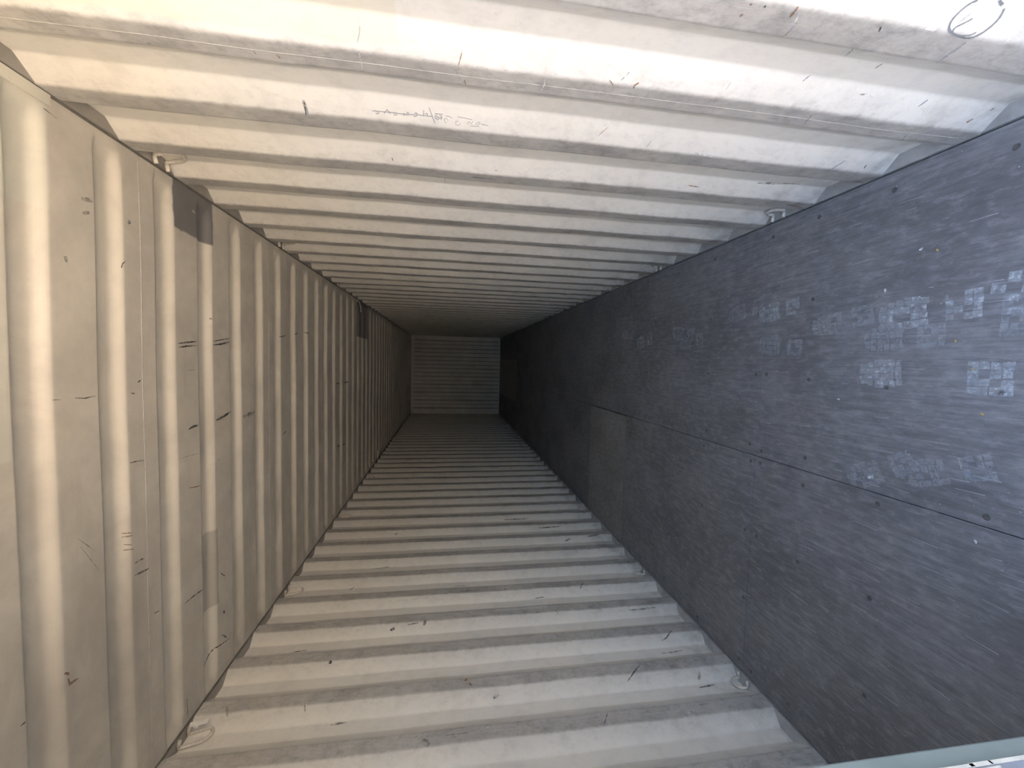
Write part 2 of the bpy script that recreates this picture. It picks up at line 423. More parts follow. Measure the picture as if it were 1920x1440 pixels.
def wall_material(name, side):
    t = NT(name)
    x, y, z = t.xyz()
    wear = t.attr('wear')
    big = t.noise((1, 1, 1), 1.7, 5, 0.6)
    med = t.noise((1, 1, 1), 9, 6, 0.65, off=(3, 1, 2))
    fine = t.noise((1, 1, 1), 60, 4, 0.6)
    ang = 0.7 if side > 0 else -0.5
    scr = t.noise((6, 70, 9), 1.0, 5, 0.7, rot=(ang, 0, 0))
    scr2 = t.noise((6, 130, 7), 1.0, 3, 0.7, rot=(-ang*0.4, 0, 0), off=(5, 2, 1))
    P0 = PAINT if side > 0 else (0.80, 0.785, 0.735)
    c = t.mix(t.ramp(big, 0.35, 0.7), P0, tuple(v*0.93 for v in P0))
    c = t.mix(t.ramp(med, 0.5, 0.72, 0, 0.35), c, (0.54, 0.53, 0.49))
    # grey scuffed paint on the proud flats, worst low down
    low = t.ramp(z, 0.0, 1.3, 1.0, 0.25)
    d = t.math('MULTIPLY', wear, t.ramp(t.noise((3, 1, 1), 5, 6, 0.7, off=(9, 4, 0)), 0.25, 0.6, 0.55, 1.0))
    c = t.mix(t.math('MULTIPLY', d, 0.80), c, (0.36, 0.355, 0.345))
    dk = t.math('MULTIPLY', wear, t.ramp(med, 0.54, 0.74))
    c = t.mix(t.math('MULTIPLY', dk, t.math('MULTIPLY', low, 0.75)), c, (0.10, 0.10, 0.095))
    s1 = t.math('MULTIPLY', t.ramp(scr, 0.60, 0.72), t.math('MULTIPLY', wear, low))
    c = t.mix(t.math('MULTIPLY', s1, 0.55), c, (0.14, 0.14, 0.14))
    s2 = t.math('MULTIPLY', t.ramp(scr2, 0.66, 0.76), t.math('MULTIPLY', wear, 0.6))
    c = t.mix(s2, c, (0.72, 0.72, 0.70))
    gr = t.noise((1, 1.6, 1), 26, 8, 0.75, off=(6, 2, 9))
    g1 = t.math('MULTIPLY', t.math('ADD', t.math('MULTIPLY', wear, 0.85), 0.15), t.ramp(gr, 0.48, 0.68))
    c = t.mix(t.math('MULTIPLY', g1, 0.55), c, (0.20, 0.195, 0.185))
    g2 = t.math('MULTIPLY', wear, t.ramp(gr, 0.44, 0.30))
    c = t.mix(t.math('MULTIPLY', g2, 0.5), c, (0.62, 0.62, 0.60))
    # grime climbing up from the floor edge
    foot = t.math('MULTIPLY', t.ramp(z, 0.02, 0.30, 1, 0), t.ramp(med, 0.35, 0.65))
    c = t.mix(t.math('MULTIPLY', foot, 0.5), c, (0.20, 0.19, 0.175))
    c = t.mix(t.ramp(fine, 0.62, 0.8, 0, 0.2), c, (0.25, 0.24, 0.22))
    nz = t.noise(scale=9.0, det=3, off=(2, 2, 2))
    if side > 0:
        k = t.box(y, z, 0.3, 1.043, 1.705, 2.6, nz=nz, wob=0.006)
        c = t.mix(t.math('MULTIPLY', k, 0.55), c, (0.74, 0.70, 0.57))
    else:
        for a in ((5.03, 5.17, 1.42, 1.74), (4.95, 5.15, 0.89, 1.08), (2.60, 2.75, 0.9, 1.25)):
            k = t.box(y, z, *a, nz=nz, wob=0.004)
            c = t.mix(t.math('MULTIPLY', k, 0.5), c, (0.66, 0.67, 0.63))
    t.bump(t.math('ADD', med, t.math('MULTIPLY', scr, 0.4)), 0.25, 0.0015)
    return t.done(c, t.ramp(med, 0.3, 0.7, 0.28, 0.42))

def roof_material():
    t = NT('roof_paint')
    x, y, z = t.xyz()
    big = t.noise((1, 1, 1), 1.6, 5, 0.6, off=(4, 4, 4))
    med = t.noise((1, 1, 1), 8, 6, 0.65)
    fine = t.noise((1, 1, 1), 90, 3, 0.6)
    wear = t.attr('wear')
    streak = t.noise((1.2, 14, 1), 1.0, 5, 0.65, rot=(0, 0, 0.12))
    c = t.mix(t.ramp(big, 0.35, 0.7), (0.68, 0.65, 0.575), (0.61, 0.58, 0.51))
    cloud = t.noise((1, 1, 1), 3.2, 7, 0.7, off=(8, 1, 3), dist=0.6)
    c = t.mix(t.ramp(cloud, 0.47, 0.66, 0, 0.32), c, (0.38, 0.36, 0.32))
    c = t.mix(t.math('MULTIPLY', wear, t.ramp(med, 0.35, 0.7, 0.15, 0.6)), c, (0.42, 0.40, 0.36))
    c = t.mix(t.ramp(streak, 0.6, 0.75, 0, 0.25), c, (0.24, 0.23, 0.21))
    # soft diagonal shadow and dust smears painted on the half away from the open leaf
    shadow_smear = t.noise((0.8, 2.6, 1), 1.3, 4, 0.6, rot=(0, 0, 0.55), off=(2, 5, 0))
    c = t.mix(t.math('MULTIPLY', t.ramp(shadow_smear, 0.50, 0.62, 0, 0.38), t.ramp(x, 0.6, -0.3)), c, (0.33, 0.31, 0.275))
    c = t.mix(t.ramp(fine, 0.62, 0.8, 0, 0.15), c, (0.28, 0.26, 0.23))
    nz = t.noise(scale=9.0, det=3, off=(2, 2, 2))
    k = t.box(y, x, 1.912, 2.195, 0.975, 1.3, nz=nz, wob=0.008)
    c = t.mix(t.math('MULTIPLY', k, 0.94), c, (0.155, 0.155, 0.165))
    k = t.box(y, x, 1.0, 1.375, 0.853, 1.3, nz=nz, wob=0.006)
    c = t.mix(t.math('MULTIPLY', k, 0.45), c, (0.62, 0.64, 0.56))
    k = t.box(y, x, 0.8, 1.245, 0.17, 1.3, nz=nz, wob=0.006)
    c = t.mix(t.math('MULTIPLY', k, 0.4), c, (0.66, 0.68, 0.60))
    k = t.box(y, x, 5.35, 6.0, 0.72, 1.3, nz=nz, wob=0.006)
    c = t.mix(t.math('MULTIPLY', k, 0.8), c, (0.11, 0.10, 0.11))
    k = t.box(y, x, 2.10, 2.20, -0.78, -0.40, nz=nz, wob=0.006)
    c = t.mix(t.math('MULTIPLY', k, 0.5), c, (0.25, 0.24, 0.22))
    t.bump(med, 0.2, 0.0015)
    return t.done(c, t.ramp(med, 0.3, 0.7, 0.32, 0.48))

def end_material():
    t = NT('end_wall_paint')
    x, y, z = t.xyz()
    med = t.noise((1, 1, 1), 3, 6, 0.65)
    blk = t.noise((6, 1, 2.2), 1.0, 1, 0.3, off=(1, 7, 3))
    c = t.mix(t.ramp(med, 0.35, 0.65), (0.86, 0.86, 0.84), (0.70, 0.69, 0.67))
    c = t.mix(t.ramp(blk, 0.56, 0.62, 0, 0.5), c, (0.80, 0.80, 0.77))
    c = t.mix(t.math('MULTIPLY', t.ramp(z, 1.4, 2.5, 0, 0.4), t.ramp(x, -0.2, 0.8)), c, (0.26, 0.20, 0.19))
    return t.done(c, 0.5)

def plywood_material(name, base, tint, off):
    t = NT(name)
    x, y, z = t.xyz()
    grain = t.noise((70, 3.2, 1), 1.0, 7, 0.72, off=off)
    grain2 = t.noise((230, 8, 1), 1.0, 4, 0.6, off=off)
    big = t.noise((1, 0.6, 1), 2.3, 5, 0.6, off=off)
    c = t.mix(t.ramp(grain, 0.35, 0.68), base, tint)
    c = t.mix(t.ramp(grain2, 0.58, 0.72, 0, 0.35), c, tuple(v*1.7 for v in tint))
    c = t.mix(t.ramp(big, 0.42, 0.68, 0, 0.6), c, tuple(v*0.55 for v in base))
    mot = t.noise((2.5, 1, 1), 14, 7, 0.75, off=off)
    c = t.mix(t.ramp(mot, 0.50, 0.70, 0, 0.5), c, tuple(v*1.5 for v in tint))
    c = t.mix(t.ramp(mot, 0.46, 0.30, 0, 0.5), c, tuple(v*0.6 for v in base))
    # light walked-in dust around the middle of the doorway half
    dust = t.noise((1.0, 0.8, 1), 4.5, 6, 0.7, off=(7, 3, 1))
    zone = t.math('MULTIPLY', t.ramp(y, 0.6, 3.2, 1, 0), t.ramp(x, -0.4, 0.55))
    c = t.mix(t.math('MULTIPLY', zone, t.ramp(dust, 0.48, 0.78, 0, 0.40)), c, (0.36, 0.375, 0.40))
    rust = t.noise((1, 1, 1), 6.0, 4, 0.6, off=(11, 1, 4))
    c = t.mix(t.ramp(rust, 0.70, 0.80, 0, 0.35), c, (0.10, 0.055, 0.035))
    t.bump(t.math('ADD', grain, t.math('MULTIPLY', grain2, 0.5)), 0.35, 0.0015)
    return t.done(c, t.ramp(grain, 0.3, 0.7, 0.50, 0.68))

def plain(name, col, rough=0.5, metal=0.0, var=0.15, scale=30):
    t = NT(name)
    nz = t.noise((1, 1, 1), scale, 4, 0.6)
    c = t.mix(t.ramp(nz, 0.3, 0.7), col, tuple(v*(1-var) for v in col))
    return t.done(c, rough, metal)

M_WR = wall_material('right_wall_paint', 1)
M_WL = wall_material('left_wall_paint', -1)
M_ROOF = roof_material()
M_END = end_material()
M_PLY = plywood_material('dark_phenolic_plywood', (0.160, 0.161, 0.171), (0.265, 0.267, 0.281), (0, 0, 0))
M_PLY2 = plywood_material('replacement_plywood', (0.25, 0.25, 0.25), (0.31, 0.31, 0.305), (5, 5, 0))
M_TUNNEL = plain('tunnel_plate_steel', (0.34, 0.33, 0.30), 0.55, 0, 0.3, 5)
M_RAIL = plain('rail_paint', (0.43, 0.43, 0.42), 0.5, 0, 0.35, 12)
M_TOPRAIL = plain('top_rail_paint', (0.36, 0.345, 0.315), 0.5, 0, 0.3, 10)
M_SEAL = plain('seam_sealant', (0.20, 0.19, 0.17), 0.6, 0, 0.5, 25)
M_WELD = plain('weld_bead_paint', (0.58, 0.57, 0.53), 0.5, 0, 0.4, 60)
M_RING = plain('ring_paint', (0.74, 0.70, 0.63), 0.4, 0, 0.3, 80)
M_SCREW = plain('screw_steel', (0.15, 0.145, 0.14), 0.5, 0.2, 0.4, 80)
M_DOOR = plain('door_edge_paint', (0.165, 0.215, 0.225), 0.45, 0, 0.15, 14)
M_GASKET = plain('door_gasket', (0.20, 0.235, 0.30), 0.55, 0, 0.3, 14)
M_BEADW = plain('chipped_white_sealant', (0.50, 0.53, 0.52), 0.6, 0, 0.3, 40)
M_GROUND = plain('concrete_yard', (0.54, 0.45, 0.34), 0.9, 0, 0.2, 2)
M_CHIP_Y = plain('dry_leaf', (0.62, 0.42, 0.13), 0.7, 0, 0.3, 90)
M_CHIP_W = plain('paper_scrap', (0.62, 0.65, 0.66), 0.7, 0, 0.1, 90)
M_STRAP = plain('white_plastic', (0.82, 0.82, 0.79), 0.4, 0, 0.1, 90)

def worn(name, col, alpha, scale=70, lo=0.34, hi=0.56):
    t = NT(name)
    nz = t.noise((1, 1, 1), scale, 5, 0.75)
    t.put(t.bsdf.inputs['Alpha'], t.math('MULTIPLY', t.ramp(nz, lo, hi), alpha))
    return t.done(col, 0.7)
M_BLACK = worn('black_scuff_worn', (0.05, 0.05, 0.05), 0.85)
M_WHITE = worn('white_scratch_worn', (0.85, 0.84, 0.82), 0.8)
M_RUST = worn('rust_spot_worn', (0.30, 0.15, 0.07), 0.85, 110)
M_SMUDGE = worn('grey_smudge_worn', (0.28, 0.27, 0.255), 0.55, 50)
M_GREY = worn('grey_scuff_worn', (0.42, 0.43, 0.45), 0.6)
M_PENCIL = worn('pencil_worn', (0.20, 0.215, 0.23), 0.85, 60, 0.28, 0.42)
M_PENCIL_FAINT = worn('faint_pencil', (0.42, 0.43, 0.44), 0.7, 60, 0.30, 0.5)
def dust_material():
    t = NT('shoe_dust')
    nz = t.noise((1, 1, 1), 45, 5, 0.75)
    st = t.noise((60, 6, 1), 1.0, 4, 0.7)
    f = t.math('MULTIPLY', t.ramp(nz, 0.36, 0.62), t.ramp(st, 0.36, 0.55, 0.4, 1.0))
    t.put(t.bsdf.inputs['Alpha'], t.math('MULTIPLY', f, 0.78))
    return t.done((0.60, 0.64, 0.68), 0.9)
M_DUST = dust_material()
def faint_dust():
    t = NT('faint_shoe_dust')
    nz = t.noise((1, 1, 1), 38, 5, 0.75, off=(3, 3, 3))
    t.put(t.bsdf.inputs['Alpha'], t.math('MULTIPLY', t.ramp(nz, 0.38, 0.62), 0.50))
    return t.done((0.52, 0.55, 0.59), 0.9)
M_DUST2 = faint_dust()

# ------------------------------------------------------------------ ground outside the doors
g = mesh_obj('ground', [(-40, -40, -0.17), (40, -40, -0.17), (40, 30, -0.17), (-40, 30, -0.17)], [(0, 1, 2, 3)], M_GROUND)
struct(g, 'sunlit pale concrete yard the container stands on')

# ------------------------------------------------------------------ surface functions
def corr(y, c0):
    t = (y - c0) % PITCH
    if t < FA: return 0.0
    if t < FB: return DEPTH*(t-FA)/(FB-FA)
    if t < FC: return DEPTH
    return DEPTH*(PITCH-t)/(PITCH-FC)

def dent(side, y, z):
    """knocks and waviness of the sheet, mostly on the lower half"""
    a = mn.noise(Vector((side*3.1, y*2.2, z*3.0)))*0.0035
    b = mn.noise(Vector((side*7.7, y*5.0, z*9.0)))*(0.0045+0.005*min(1, max(0, (y-2)/3)))*max(0.15, 1-z/0.9)
    e = min(1.0, min(z, H-z)/0.12)
    return (a+b)*max(0.0, e)

def wall_x(side, y, z):
    c0 = C_RIGHT if side > 0 else C_LEFT
    return side*(HW + corr(y, c0) + dent(side, y, z))

def bead(x, y):
    """how far a roof bead rises above the roof sheet"""
    t = (B_FAR - y) % BP            # 0 at the far edge, growing towards the door
    if t > B_WID: return 0.0
    xe = 1.150 - abs(x+0.012)
    if xe <= 0: return 0.0
    u = t/B_WID
    lip = min(1.0, u/0.36)                       # long lit flank at the far side
    lip2 = min(1.0, (1-u)/0.12)                  # abrupt flank at the door side
    e = min(1.0, xe/0.075)
    e = math.sin(e*math.pi/2)
    s = lambda q: q*q*(3-2*q)
    return B_DEP*s(lip)*s(lip2)*e*(0.86+0.14*math.sin(u*math.pi))

def roof_wave(x, y):
    return mn.noise(Vector((x*1.6, y*2.0, 5)))*0.004*min(1, (HW-abs(x))/0.15)

def roof_z(x, y):
    yy = y + mn.noise(Vector((x*2.5, y*1.1, 9)))*0.006*min(1, max(0, (y-2.0)/4))
    return H + bead(x, yy) + (roof_wave(x, y) if abs(x) < HW else 0)

# ------------------------------------------------------------------ side walls
def side_wall(side, mat, name, label):
    root = struct(empty(name), label)
    c0 = C_RIGHT if side > 0 else C_LEFT
    # panel joints run down the middle of a proud flat
    j = c0 + FA/2
    while j > Y0: j -= PITCH
    first = j + PITCH
    joints = []
    k0 = round((first - (c0 + FA/2))/PITCH)
    jj = first
    while jj < Y1 - 0.1:
        kk = round((jj - (c0+FA/2))/PITCH)
        if kk % 5 == 0: joints.append(jj)
        jj += PITCH
    edges = [Y0] + joints + [Y1]
    zs = [0.0, 0.02, 0.05] + [0.05 + 2.55*i/46 for i in range(1, 47)] + [2.64, 2.67, H+0.006]
    zs = sorted(set(round(v, 5) for v in zs))
    for a, b in zip(edges[:-1], edges[1:]):
        ys = set([a+0.0006, b-0.0006])
        base = c0 + PITCH*math.floor((a-c0)/PITCH)
        r = 0.004
        while base < b+PITCH:
            for q in (0, FA, FB, FC):
                for dq in (-2*r, -r, 0, r, 2*r):
                    v = base+q+dq
                    if a < v < b: ys.add(v)
            for q in (FA/2, (FB+FC)/2):
                if a < base+q < b: ys.add(base+q)
            base += PITCH
        ys = sorted(ys)
        V = []; F = []; W = []
        def cx(y):
            # slightly rounded press folds
            return (corr(y-0.003, c0)+corr(y, c0)+corr(y+0.003, c0))/3
        for z in zs:
            for y in ys:
                V.append((side*(HW+cx(y)+dent(side, y, z)), y, z))
                W.append(max(0.0, 1-corr(y, c0)/0.007))
        n = len(ys)
        for i in range(len(zs)-1):
            for k in range(n-1):
                q = (i*n+k, i*n+k+1, (i+1)*n+k+1, (i+1)*n+k)
                F.append(q if side < 0 else q[::-1])
        o = mesh_obj('wall_panel', V, F, mat, root, smooth=True)
        at = o.data.attributes.new('wear', 'FLOAT', 'POINT')
        at.data.foreach_set('value', W)
        s = o.modifiers.new('sheet', 'SOLIDIFY'); s.use_rim = False; s.thickness = 0.002; s.offset = -1.0
    for jy in joints:
        mb = MB()
        pts = [(side*(HW+dent(side, jy, z)+0.0006), jy, z) for z in zs[1:-1]]
        mb.tube(pts, 0.0014, 6)
        w = mb.build('weld_seam', M_WELD, root, True)
    # rails: the bottom one slopes up behind the sheet, the top one caps it
    S = side
    mb = MB()
    mb.prism([(0.0005, -0.06), (0.0005, 0.006), (0.006, 0.008), (0.058, 0.034), (0.058, -0.06)],
             lambda a, b, s: (S*(HW+a), s, b), Y0, Y1)
    o = mb.build('bottom_rail', M_RAIL, root)
    mb = MB()
    mb.prism([(-0.003, H+0.002), (0.004, H-0.006), (0.060, H-0.018), (0.060, H+0.06), (-0.003, H+0.06)],
             lambda a, b, s: (S*(HW+a), s, b), Y0, Y1)
    mb.build('top_rail', M_TOPRAIL, root)
    mb = MB()
    mb.tube([(S*(HW-0.003), Y0+0.1+i*0.3, H-0.0015+0.001*math.sin(i*2.1)) for i in range(41)], 0.0045, 6)
    mb.build('sealant_line', M_SEAL, root, True)
    return root

wall_r = side_wall(1, M_WR, 'wall_right', 'pale corrugated steel side wall filling the top of the sideways photo')
wall_l = side_wall(-1, M_WL, 'wall_left', 'grey corrugated steel side wall along the bottom of the sideways photo')

# ------------------------------------------------------------------ roof
roof = struct(empty('ceiling'), 'beige steel roof with pressed beads, upright at the photo left side')
SEAM0 = 1.722; PAN = 4*BP
seams = [Y0] + [SEAM0 + PAN*k for k in range(-1, 11) if SEAM0+PAN*k > Y0+0.05 and SEAM0+PAN*k < Y1-0.05] + [Y1]
xs = [-HW-0.004, -1.15, -1.135, -1.12, -1.105, -1.09, -1.07] + [-1.07+2.12*i/26 for i in range(1, 26)] + [1.05, 1.066, 1.08, 1.095, 1.11, 1.125, 1.14, HW+0.004]
xs = sorted(set(round(v, 4) for v in xs))
for a, b in zip(seams[:-1], seams[1:]):
    ys = set([a+0.0005, b-0.0005])
    k = math.floor((a - B_FAR)/BP)-1
    while B_FAR + k*BP < b + 0.4:
        fe = B_FAR + k*BP
        for t in [-0.02, -0.006, 0, 0.006, 0.013, 0.02, 0.027, 0.034, 0.042, 0.052, 0.065, 0.08, 0.095, 0.104, 0.109, 0.114, 0.118, 0.124, 0.14]:
            v = fe - t
            if a < v < b: ys.add(round(v, 5))
        k += 1
    ys = sorted(ys)
    V = []; F = []; W = []
    for x in xs:
        for y in ys:
            zz = roof_z(x, y)
            V.append((x, y, zz)); W.append(1.0 if bead(x, y) < 0.001 else 0.0)
    n = len(ys)
    for i in range(len(xs)-1):
        for q in range(n-1):
            F.append((i*n+q, i*n+q+1, (i+1)*n+q+1, (i+1)*n+q))
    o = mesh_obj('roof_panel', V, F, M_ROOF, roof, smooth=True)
    at = o.data.attributes.new('wear', 'FLOAT', 'POINT')
    at.data.foreach_set('value', W)
    s = o.modifiers.new('sheet', 'SOLIDIFY'); s.use_rim = False; s.thickness = 0.002; s.offset = -1.0
for sy in seams[1:-1]:
    mb = MB()
    mb.tube([(x, sy, roof_z(x, sy)+0.0004) for x in xs], 0.0016, 6)
    mb.build('lap_seam', M_WELD, roof, True)
mb = MB()
mb.box((0.2, Y0, H-0.004), (HW-0.004, Y0+0.2, H-0.001))
mb.prism([(1.140, H-0.0025), (1.172, H-0.0025), (1.172, H-0.006), (1.140, H-0.006)], lambda a, b, s: (a, s, b), Y0, 1.385)
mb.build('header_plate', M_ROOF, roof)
mb = MB()
mb.box((-HW-0.06, Y0-0.10, H-0.09), (HW+0.06, Y0+0.02, H+0.10))
mb.build('door_header', M_RAIL, roof)

# ------------------------------------------------------------------ front end wall (deep corrugations)
back = struct(empty('wall_back'), 'dim corrugated end wall closing the far end')
prof = []
x = -HW-0.05
P2 = 0.2432
start = -1.03
prof.append((-HW-0.06, Y1+0.0))
xx = start
while xx < 1.08:
    prof += [(xx, Y1), (xx+0.014, Y1+0.042), (xx+0.014+0.102, Y1+0.042), (xx+0.130, Y1)]
    xx += P2
prof = [p for p in prof if p[0] < 1.10] + [(HW+0.06, prof[-1][1] if prof[-1][0] < 1.08 else Y1)]
V = []; F = []
zz = [-0.06+ (H+0.12)*i/24 for i in range(25)]
for z in zz:
    for px, py in prof:
        V.append((px, py, z))
n = len(prof)
for i in range(24):
    for k in range(n-1):
        F.append((i*n+k, (i+1)*n+k, (i+1)*n+k+1, i*n+k+1))
IDX = [1 if (abs(prof[k][1]-prof[k+1][1]) > 0.01) else 0 for i in range(24) for k in range(n-1)]  # steep fold faces take the dark slot: crease shade painted as colour
o = mesh_obj('end_panel', V, F, [M_END, plain('fold_shade', (0.16, 0.15, 0.14), 0.7, 0, 0.3, 12)], back, idx=IDX)
s = o.modifiers.new('sheet', 'SOLIDIFY'); s.use_rim = False; s.thickness = 0.002; s.offset = 1.0
mb = MB(); mb.box((-HW, Y1-0.012, H-0.075), (HW, Y1+0.06, H+0.03)); mb.build('top_header', M_END, back)
mb = MB(); mb.box((-HW, Y1-0.010, 0.0), (HW, Y1+0.06, 0.03)); mb.build('bottom_header', M_END, back)
for sx in (-1, 1):
    mb = MB(); mb.box((sx*(HW-0.055) if sx > 0 else -HW-0.02, Y1-0.006, 0), (HW+0.02 if sx > 0 else -(HW-0.055), Y1+0.06, H)); mb.build('corner_post', M_END, back)

# ------------------------------------------------------------------ floor
floor = struct(empty('floor'), 'dark grey plywood floor, standing upright at the photo right side')
TH = 0.028
def sheet(name, x0, x1, y0, y1, mat, dz=0.0, label=None):
    mb = MB(); mb.box((x0+0.0015, y0+0.0015, -TH), (x1-0.0015, y1-0.0015, dz))
    o = bevel(mb.build(name, mat, floor), 0.0012, 1)
    if label: o['label'] = label
    return o
XE = HW - 0.004
XC = 0.0
for (x0, x1, y0, y1, mat, dz) in [
    (XC, XE, 0.40, 1.895, M_PLY, 0.0), (XC, XE, 1.895, 4.40, M_PLY, -0.0006), (XC, XE, 4.40, 6.95, M_PLY, 0.0), (XC, XE, 6.95, 9.55, M_PLY, -0.0005),
    (0.505, XE, 9.55, Y1, M_PLY, 0.0),
    (-XE, XC, 0.40, 1.91, M_PLY, -0.0005), (-XE, XC, 1.91, 3.49, M_PLY, 0.0), (-XE, XC, 4.40, 6.95, M_PLY, 0.0), (-XE, XC, 6.95, 9.55, M_PLY, -0.0005),
    (-XE, -0.505, 9.55, Y1, M_PLY, 0.0)]:
    sheet('plywood_sheet', x0, x1, y0, y1, mat, dz)
sheet('plywood_patch', -XE, -0.01, 3.49, 4.40, M_PLY2, 0.0012, 'paler square replacement sheet let into the floor')
sheet('tunnel_plate', -0.505, 0.505, 9.55, Y1, M_TUNNEL, 0.003, 'wide brown-grey steel plate at the far end of the floor')
mb = MB(); mb.box((-HW-0.03, 0.38, -0.17), (HW+0.03, Y1, -TH-0.002)); mb.build('underframe', M_SEAL, floor)
# joint lips of the repair sheet and of the board joints (pale worn edge)
mb = MB()
mb.box((-XE, 3.4865, -0.004), (-0.01, 3.4905, 0.0018)); mb.box((-0.012, 3.49, -0.004), (-0.008, 4.40, 0.0018))
mb.build('worn_edge', plain('worn_board_edge', (0.30, 0.29, 0.27), 0.7, 0, 0.6, 60), floor)
# screws
screw_me = None
def screw(x, y):
    global screw_me
    if screw_me is None:
        V = []; F = []
        for r, z in ((0.0095, 0.0), (0.0085, 0.0012), (0.0035, 0.0009)):
            for i in range(12):
                a = math.pi*i/6
                V.append((r*math.cos(a), r*math.sin(a), z))
        for k in range(2):
            for i in range(12):
                F.append((k*12+i, k*12+(i+1) % 12, (k+1)*12+(i+1) % 12, (k+1)*12+i))
        F.append(tuple(24+i for i in range(12)))
        screw_me = bpy.data.meshes.new('screw'); screw_me.from_pydata(V, [], F); screw_me.materials.append(M_SCREW)
    o = bpy.data.objects.new('screw', screw_me); o.location = (x, y, 0.0004)
    link(o, floor)
rows = [0.973, 1.29, 1.61, 1.86, 1.94, 2.33, 2.72, 3.11, 3.46, 3.53, 3.93, 4.36, 4.44, 4.95, 5.5, 6.05, 6.6]
for ry in rows:
    for sx in (1.11, 0.75, 0.405, 0.05, -0.05, -0.405, -0.76, -1.11):
        if rnd.random() < 0.12: continue
        screw(sx + rnd.uniform(-0.02, 0.02), ry + rnd.uniform(-0.012, 0.012))
# door sill
mb = MB(); mb.box((-HW-0.03, 0.30, -0.17), (HW+0.03, 0.398, 0.0)); mb.build('door_sill', M_RAIL, floor)

# ---- closed left door leaf
door = struct(empty('door_1'), 'closed door leaf whose blue-grey steel edge crosses the lower right photo corner')
mb = MB()
mb.box((-1.17, 0.355, 0.02), (-0.0065, 0.400, 2.62))
o = bevel(mb.build('door_frame', M_DOOR, door), 0.003, 2)
mb = MB()
mb.box((-1.17, 0.330, 0.02), (-0.012, 0.352, 2.63))
bevel(mb.build('door_skin', M_DOOR, door), 0.002, 1)
mb = MB()
mb.box((-0.0063, 0.300, 0.02), (0.001, 0.368, 2.63))
bevel(mb.build('door_gasket', M_GASKET, door), 0.002, 2)
mb = MB()
z = 0.04
while z < 2.6:
    L = rnd.uniform(0.012, 0.07)
    w = rnd.uniform(0.0006, 0.0022)
    mb.box((-0.0060, 0.3690-w, z), (0.0014, 0.3692+w, z+L)); z += L*rnd.uniform(0.75, 1.25)
z = 0.04
while z < 2.6:
    L = rnd.uniform(0.02, 0.09)
    mb.box((0.0006, 0.3625, z), (0.0016, 0.3625+rnd.uniform(0.0008, 0.002), z+L)); z += L + rnd.uniform(0.0, 0.08)
mb.build('sealant_bead', M_BEADW, door)
for p in ((0.315, 0.3935, 0.022), (0.165, 0.391, 0.018)):
    mb = MB(); mb.prism([(p[1]-0.0025, p[0]), (p[1]+0.001, p[0]+0.004), (p[1]+0.0025, p[0]-p[2]*0.7), (p[1]-0.0005, p[0]-p[2])], lambda a, b, s: (s-0.0065, a, b), 0.0, 0.0008)
    mb.build('paint_chip', M_CHIP_W if p[0] < 0.2 else M_CHIP_Y, door)
for sx in (-1, 1):
    mb = MB(); mb.box((min(sx*(HW+0.0), sx*(HW+0.12)), 0.30, -0.17), (max(sx*(HW+0.0), sx*(HW+0.12)), 0.44, H+0.1))
    mb.build('corner_post', M_RAIL, wall_r if sx > 0 else wall_l)

# ------------------------------------------------------------------ lashing rings
def make_ring(top):
    """a bent steel rod: two short feet welded to the rail and a loop hanging (or standing) free in the recess"""
    hgt = 0.092 if top else 0.050
    root = empty('lashing_ring')
    w = 0.034
    mb = MB()
    pts = []
    tilt = 0.10
    N = 12
    leg = hgt-w*0.9
    P = lambda u, v: (0.012 + v*tilt*0.3, u - v*0.35 if top else u, -v)
    for i in range(5): pts.append(P(-w, leg*i/4))
    for i in range(1, N):
        a = math.pi*i/N
        pts.append(P(-w*math.cos(a), leg + w*0.9*math.sin(a)))
    for i in range(4, -1, -1): pts.append(P(w, leg*i/4))
    pts = [(pts[0][0]-0.004, pts[0][1], pts[0][2]+0.004)] + pts + [(pts[-1][0]-0.004, pts[-1][1], pts[-1][2]+0.004)]
    mb.tube(pts, 0.0075, 8)
    mb.build('ring_loop', M_RING, root, True)
    for sgn in (-1, 1):
        mb = MB()
        mb.tube([(0.010, sgn*w, 0.001), (-0.004, sgn*w, 0.000), (-0.022, sgn*w, -0.004)], 0.0078, 8)
        mb.build('foot', M_RING, root, True)
    return root
def copy_tree(o, parent=None):
    c = o.copy(); COL.objects.link(c)
    if parent is not None: c.parent = parent
    for ch in [k for k in bpy.data.objects if k.parent == o]:
        copy_tree(ch, c)
    return c
ring_top = make_ring(True)
ring_low = make_ring(False)
ORD = ['nearest', 'second', 'third', 'fourth', 'fifth', 'sixth', 'seventh', 'eighth', 'ninth']
first_used = {True: False, False: False}
def rings(side, top):
    c0 = C_RIGHT if side > 0 else C_LEFT
    base = 1.815 if side > 0 else 1.877
    ys = [base, base+4*PITCH]
    while ys[-1] + 5*PITCH < Y1-0.3: ys.append(ys[-1]+5*PITCH)
    edge = 'roof edge' if top else 'plywood floor edge'
    wl = 'upper' if side > 0 else 'lower'
    for i, y in enumerate(ys):
        proto = ring_top if top else ring_low
        if not first_used[top]:
            r = proto; first_used[top] = True
        else:
            r = copy_tree(proto)
        cr = side*(HW + 0.014)
        r.location = (cr, y, (H-0.020) if top else 0.022)
        r.scale = (1, 1, 1)
        r.rotation_euler = (0, 0, 0 if side > 0 else math.pi)
        if not top: r.rotation_euler = (math.pi, 0, 0) if side > 0 else (math.pi, 0, math.pi)
        if i == 0:
            lab = 'largest pale lashing ring by the %s of the %s side wall' % (edge, wl)
        else:
            lab = '%s lashing ring from the door by the %s of the %s side wall' % (ORD[i], edge, wl)
        tag(r, lab, 'lashing ring', 'lashing rings by the %s of the %s side wall' % (edge, wl))
for side in (1, -1):
    for top in (True, False):
        rings(side, top)

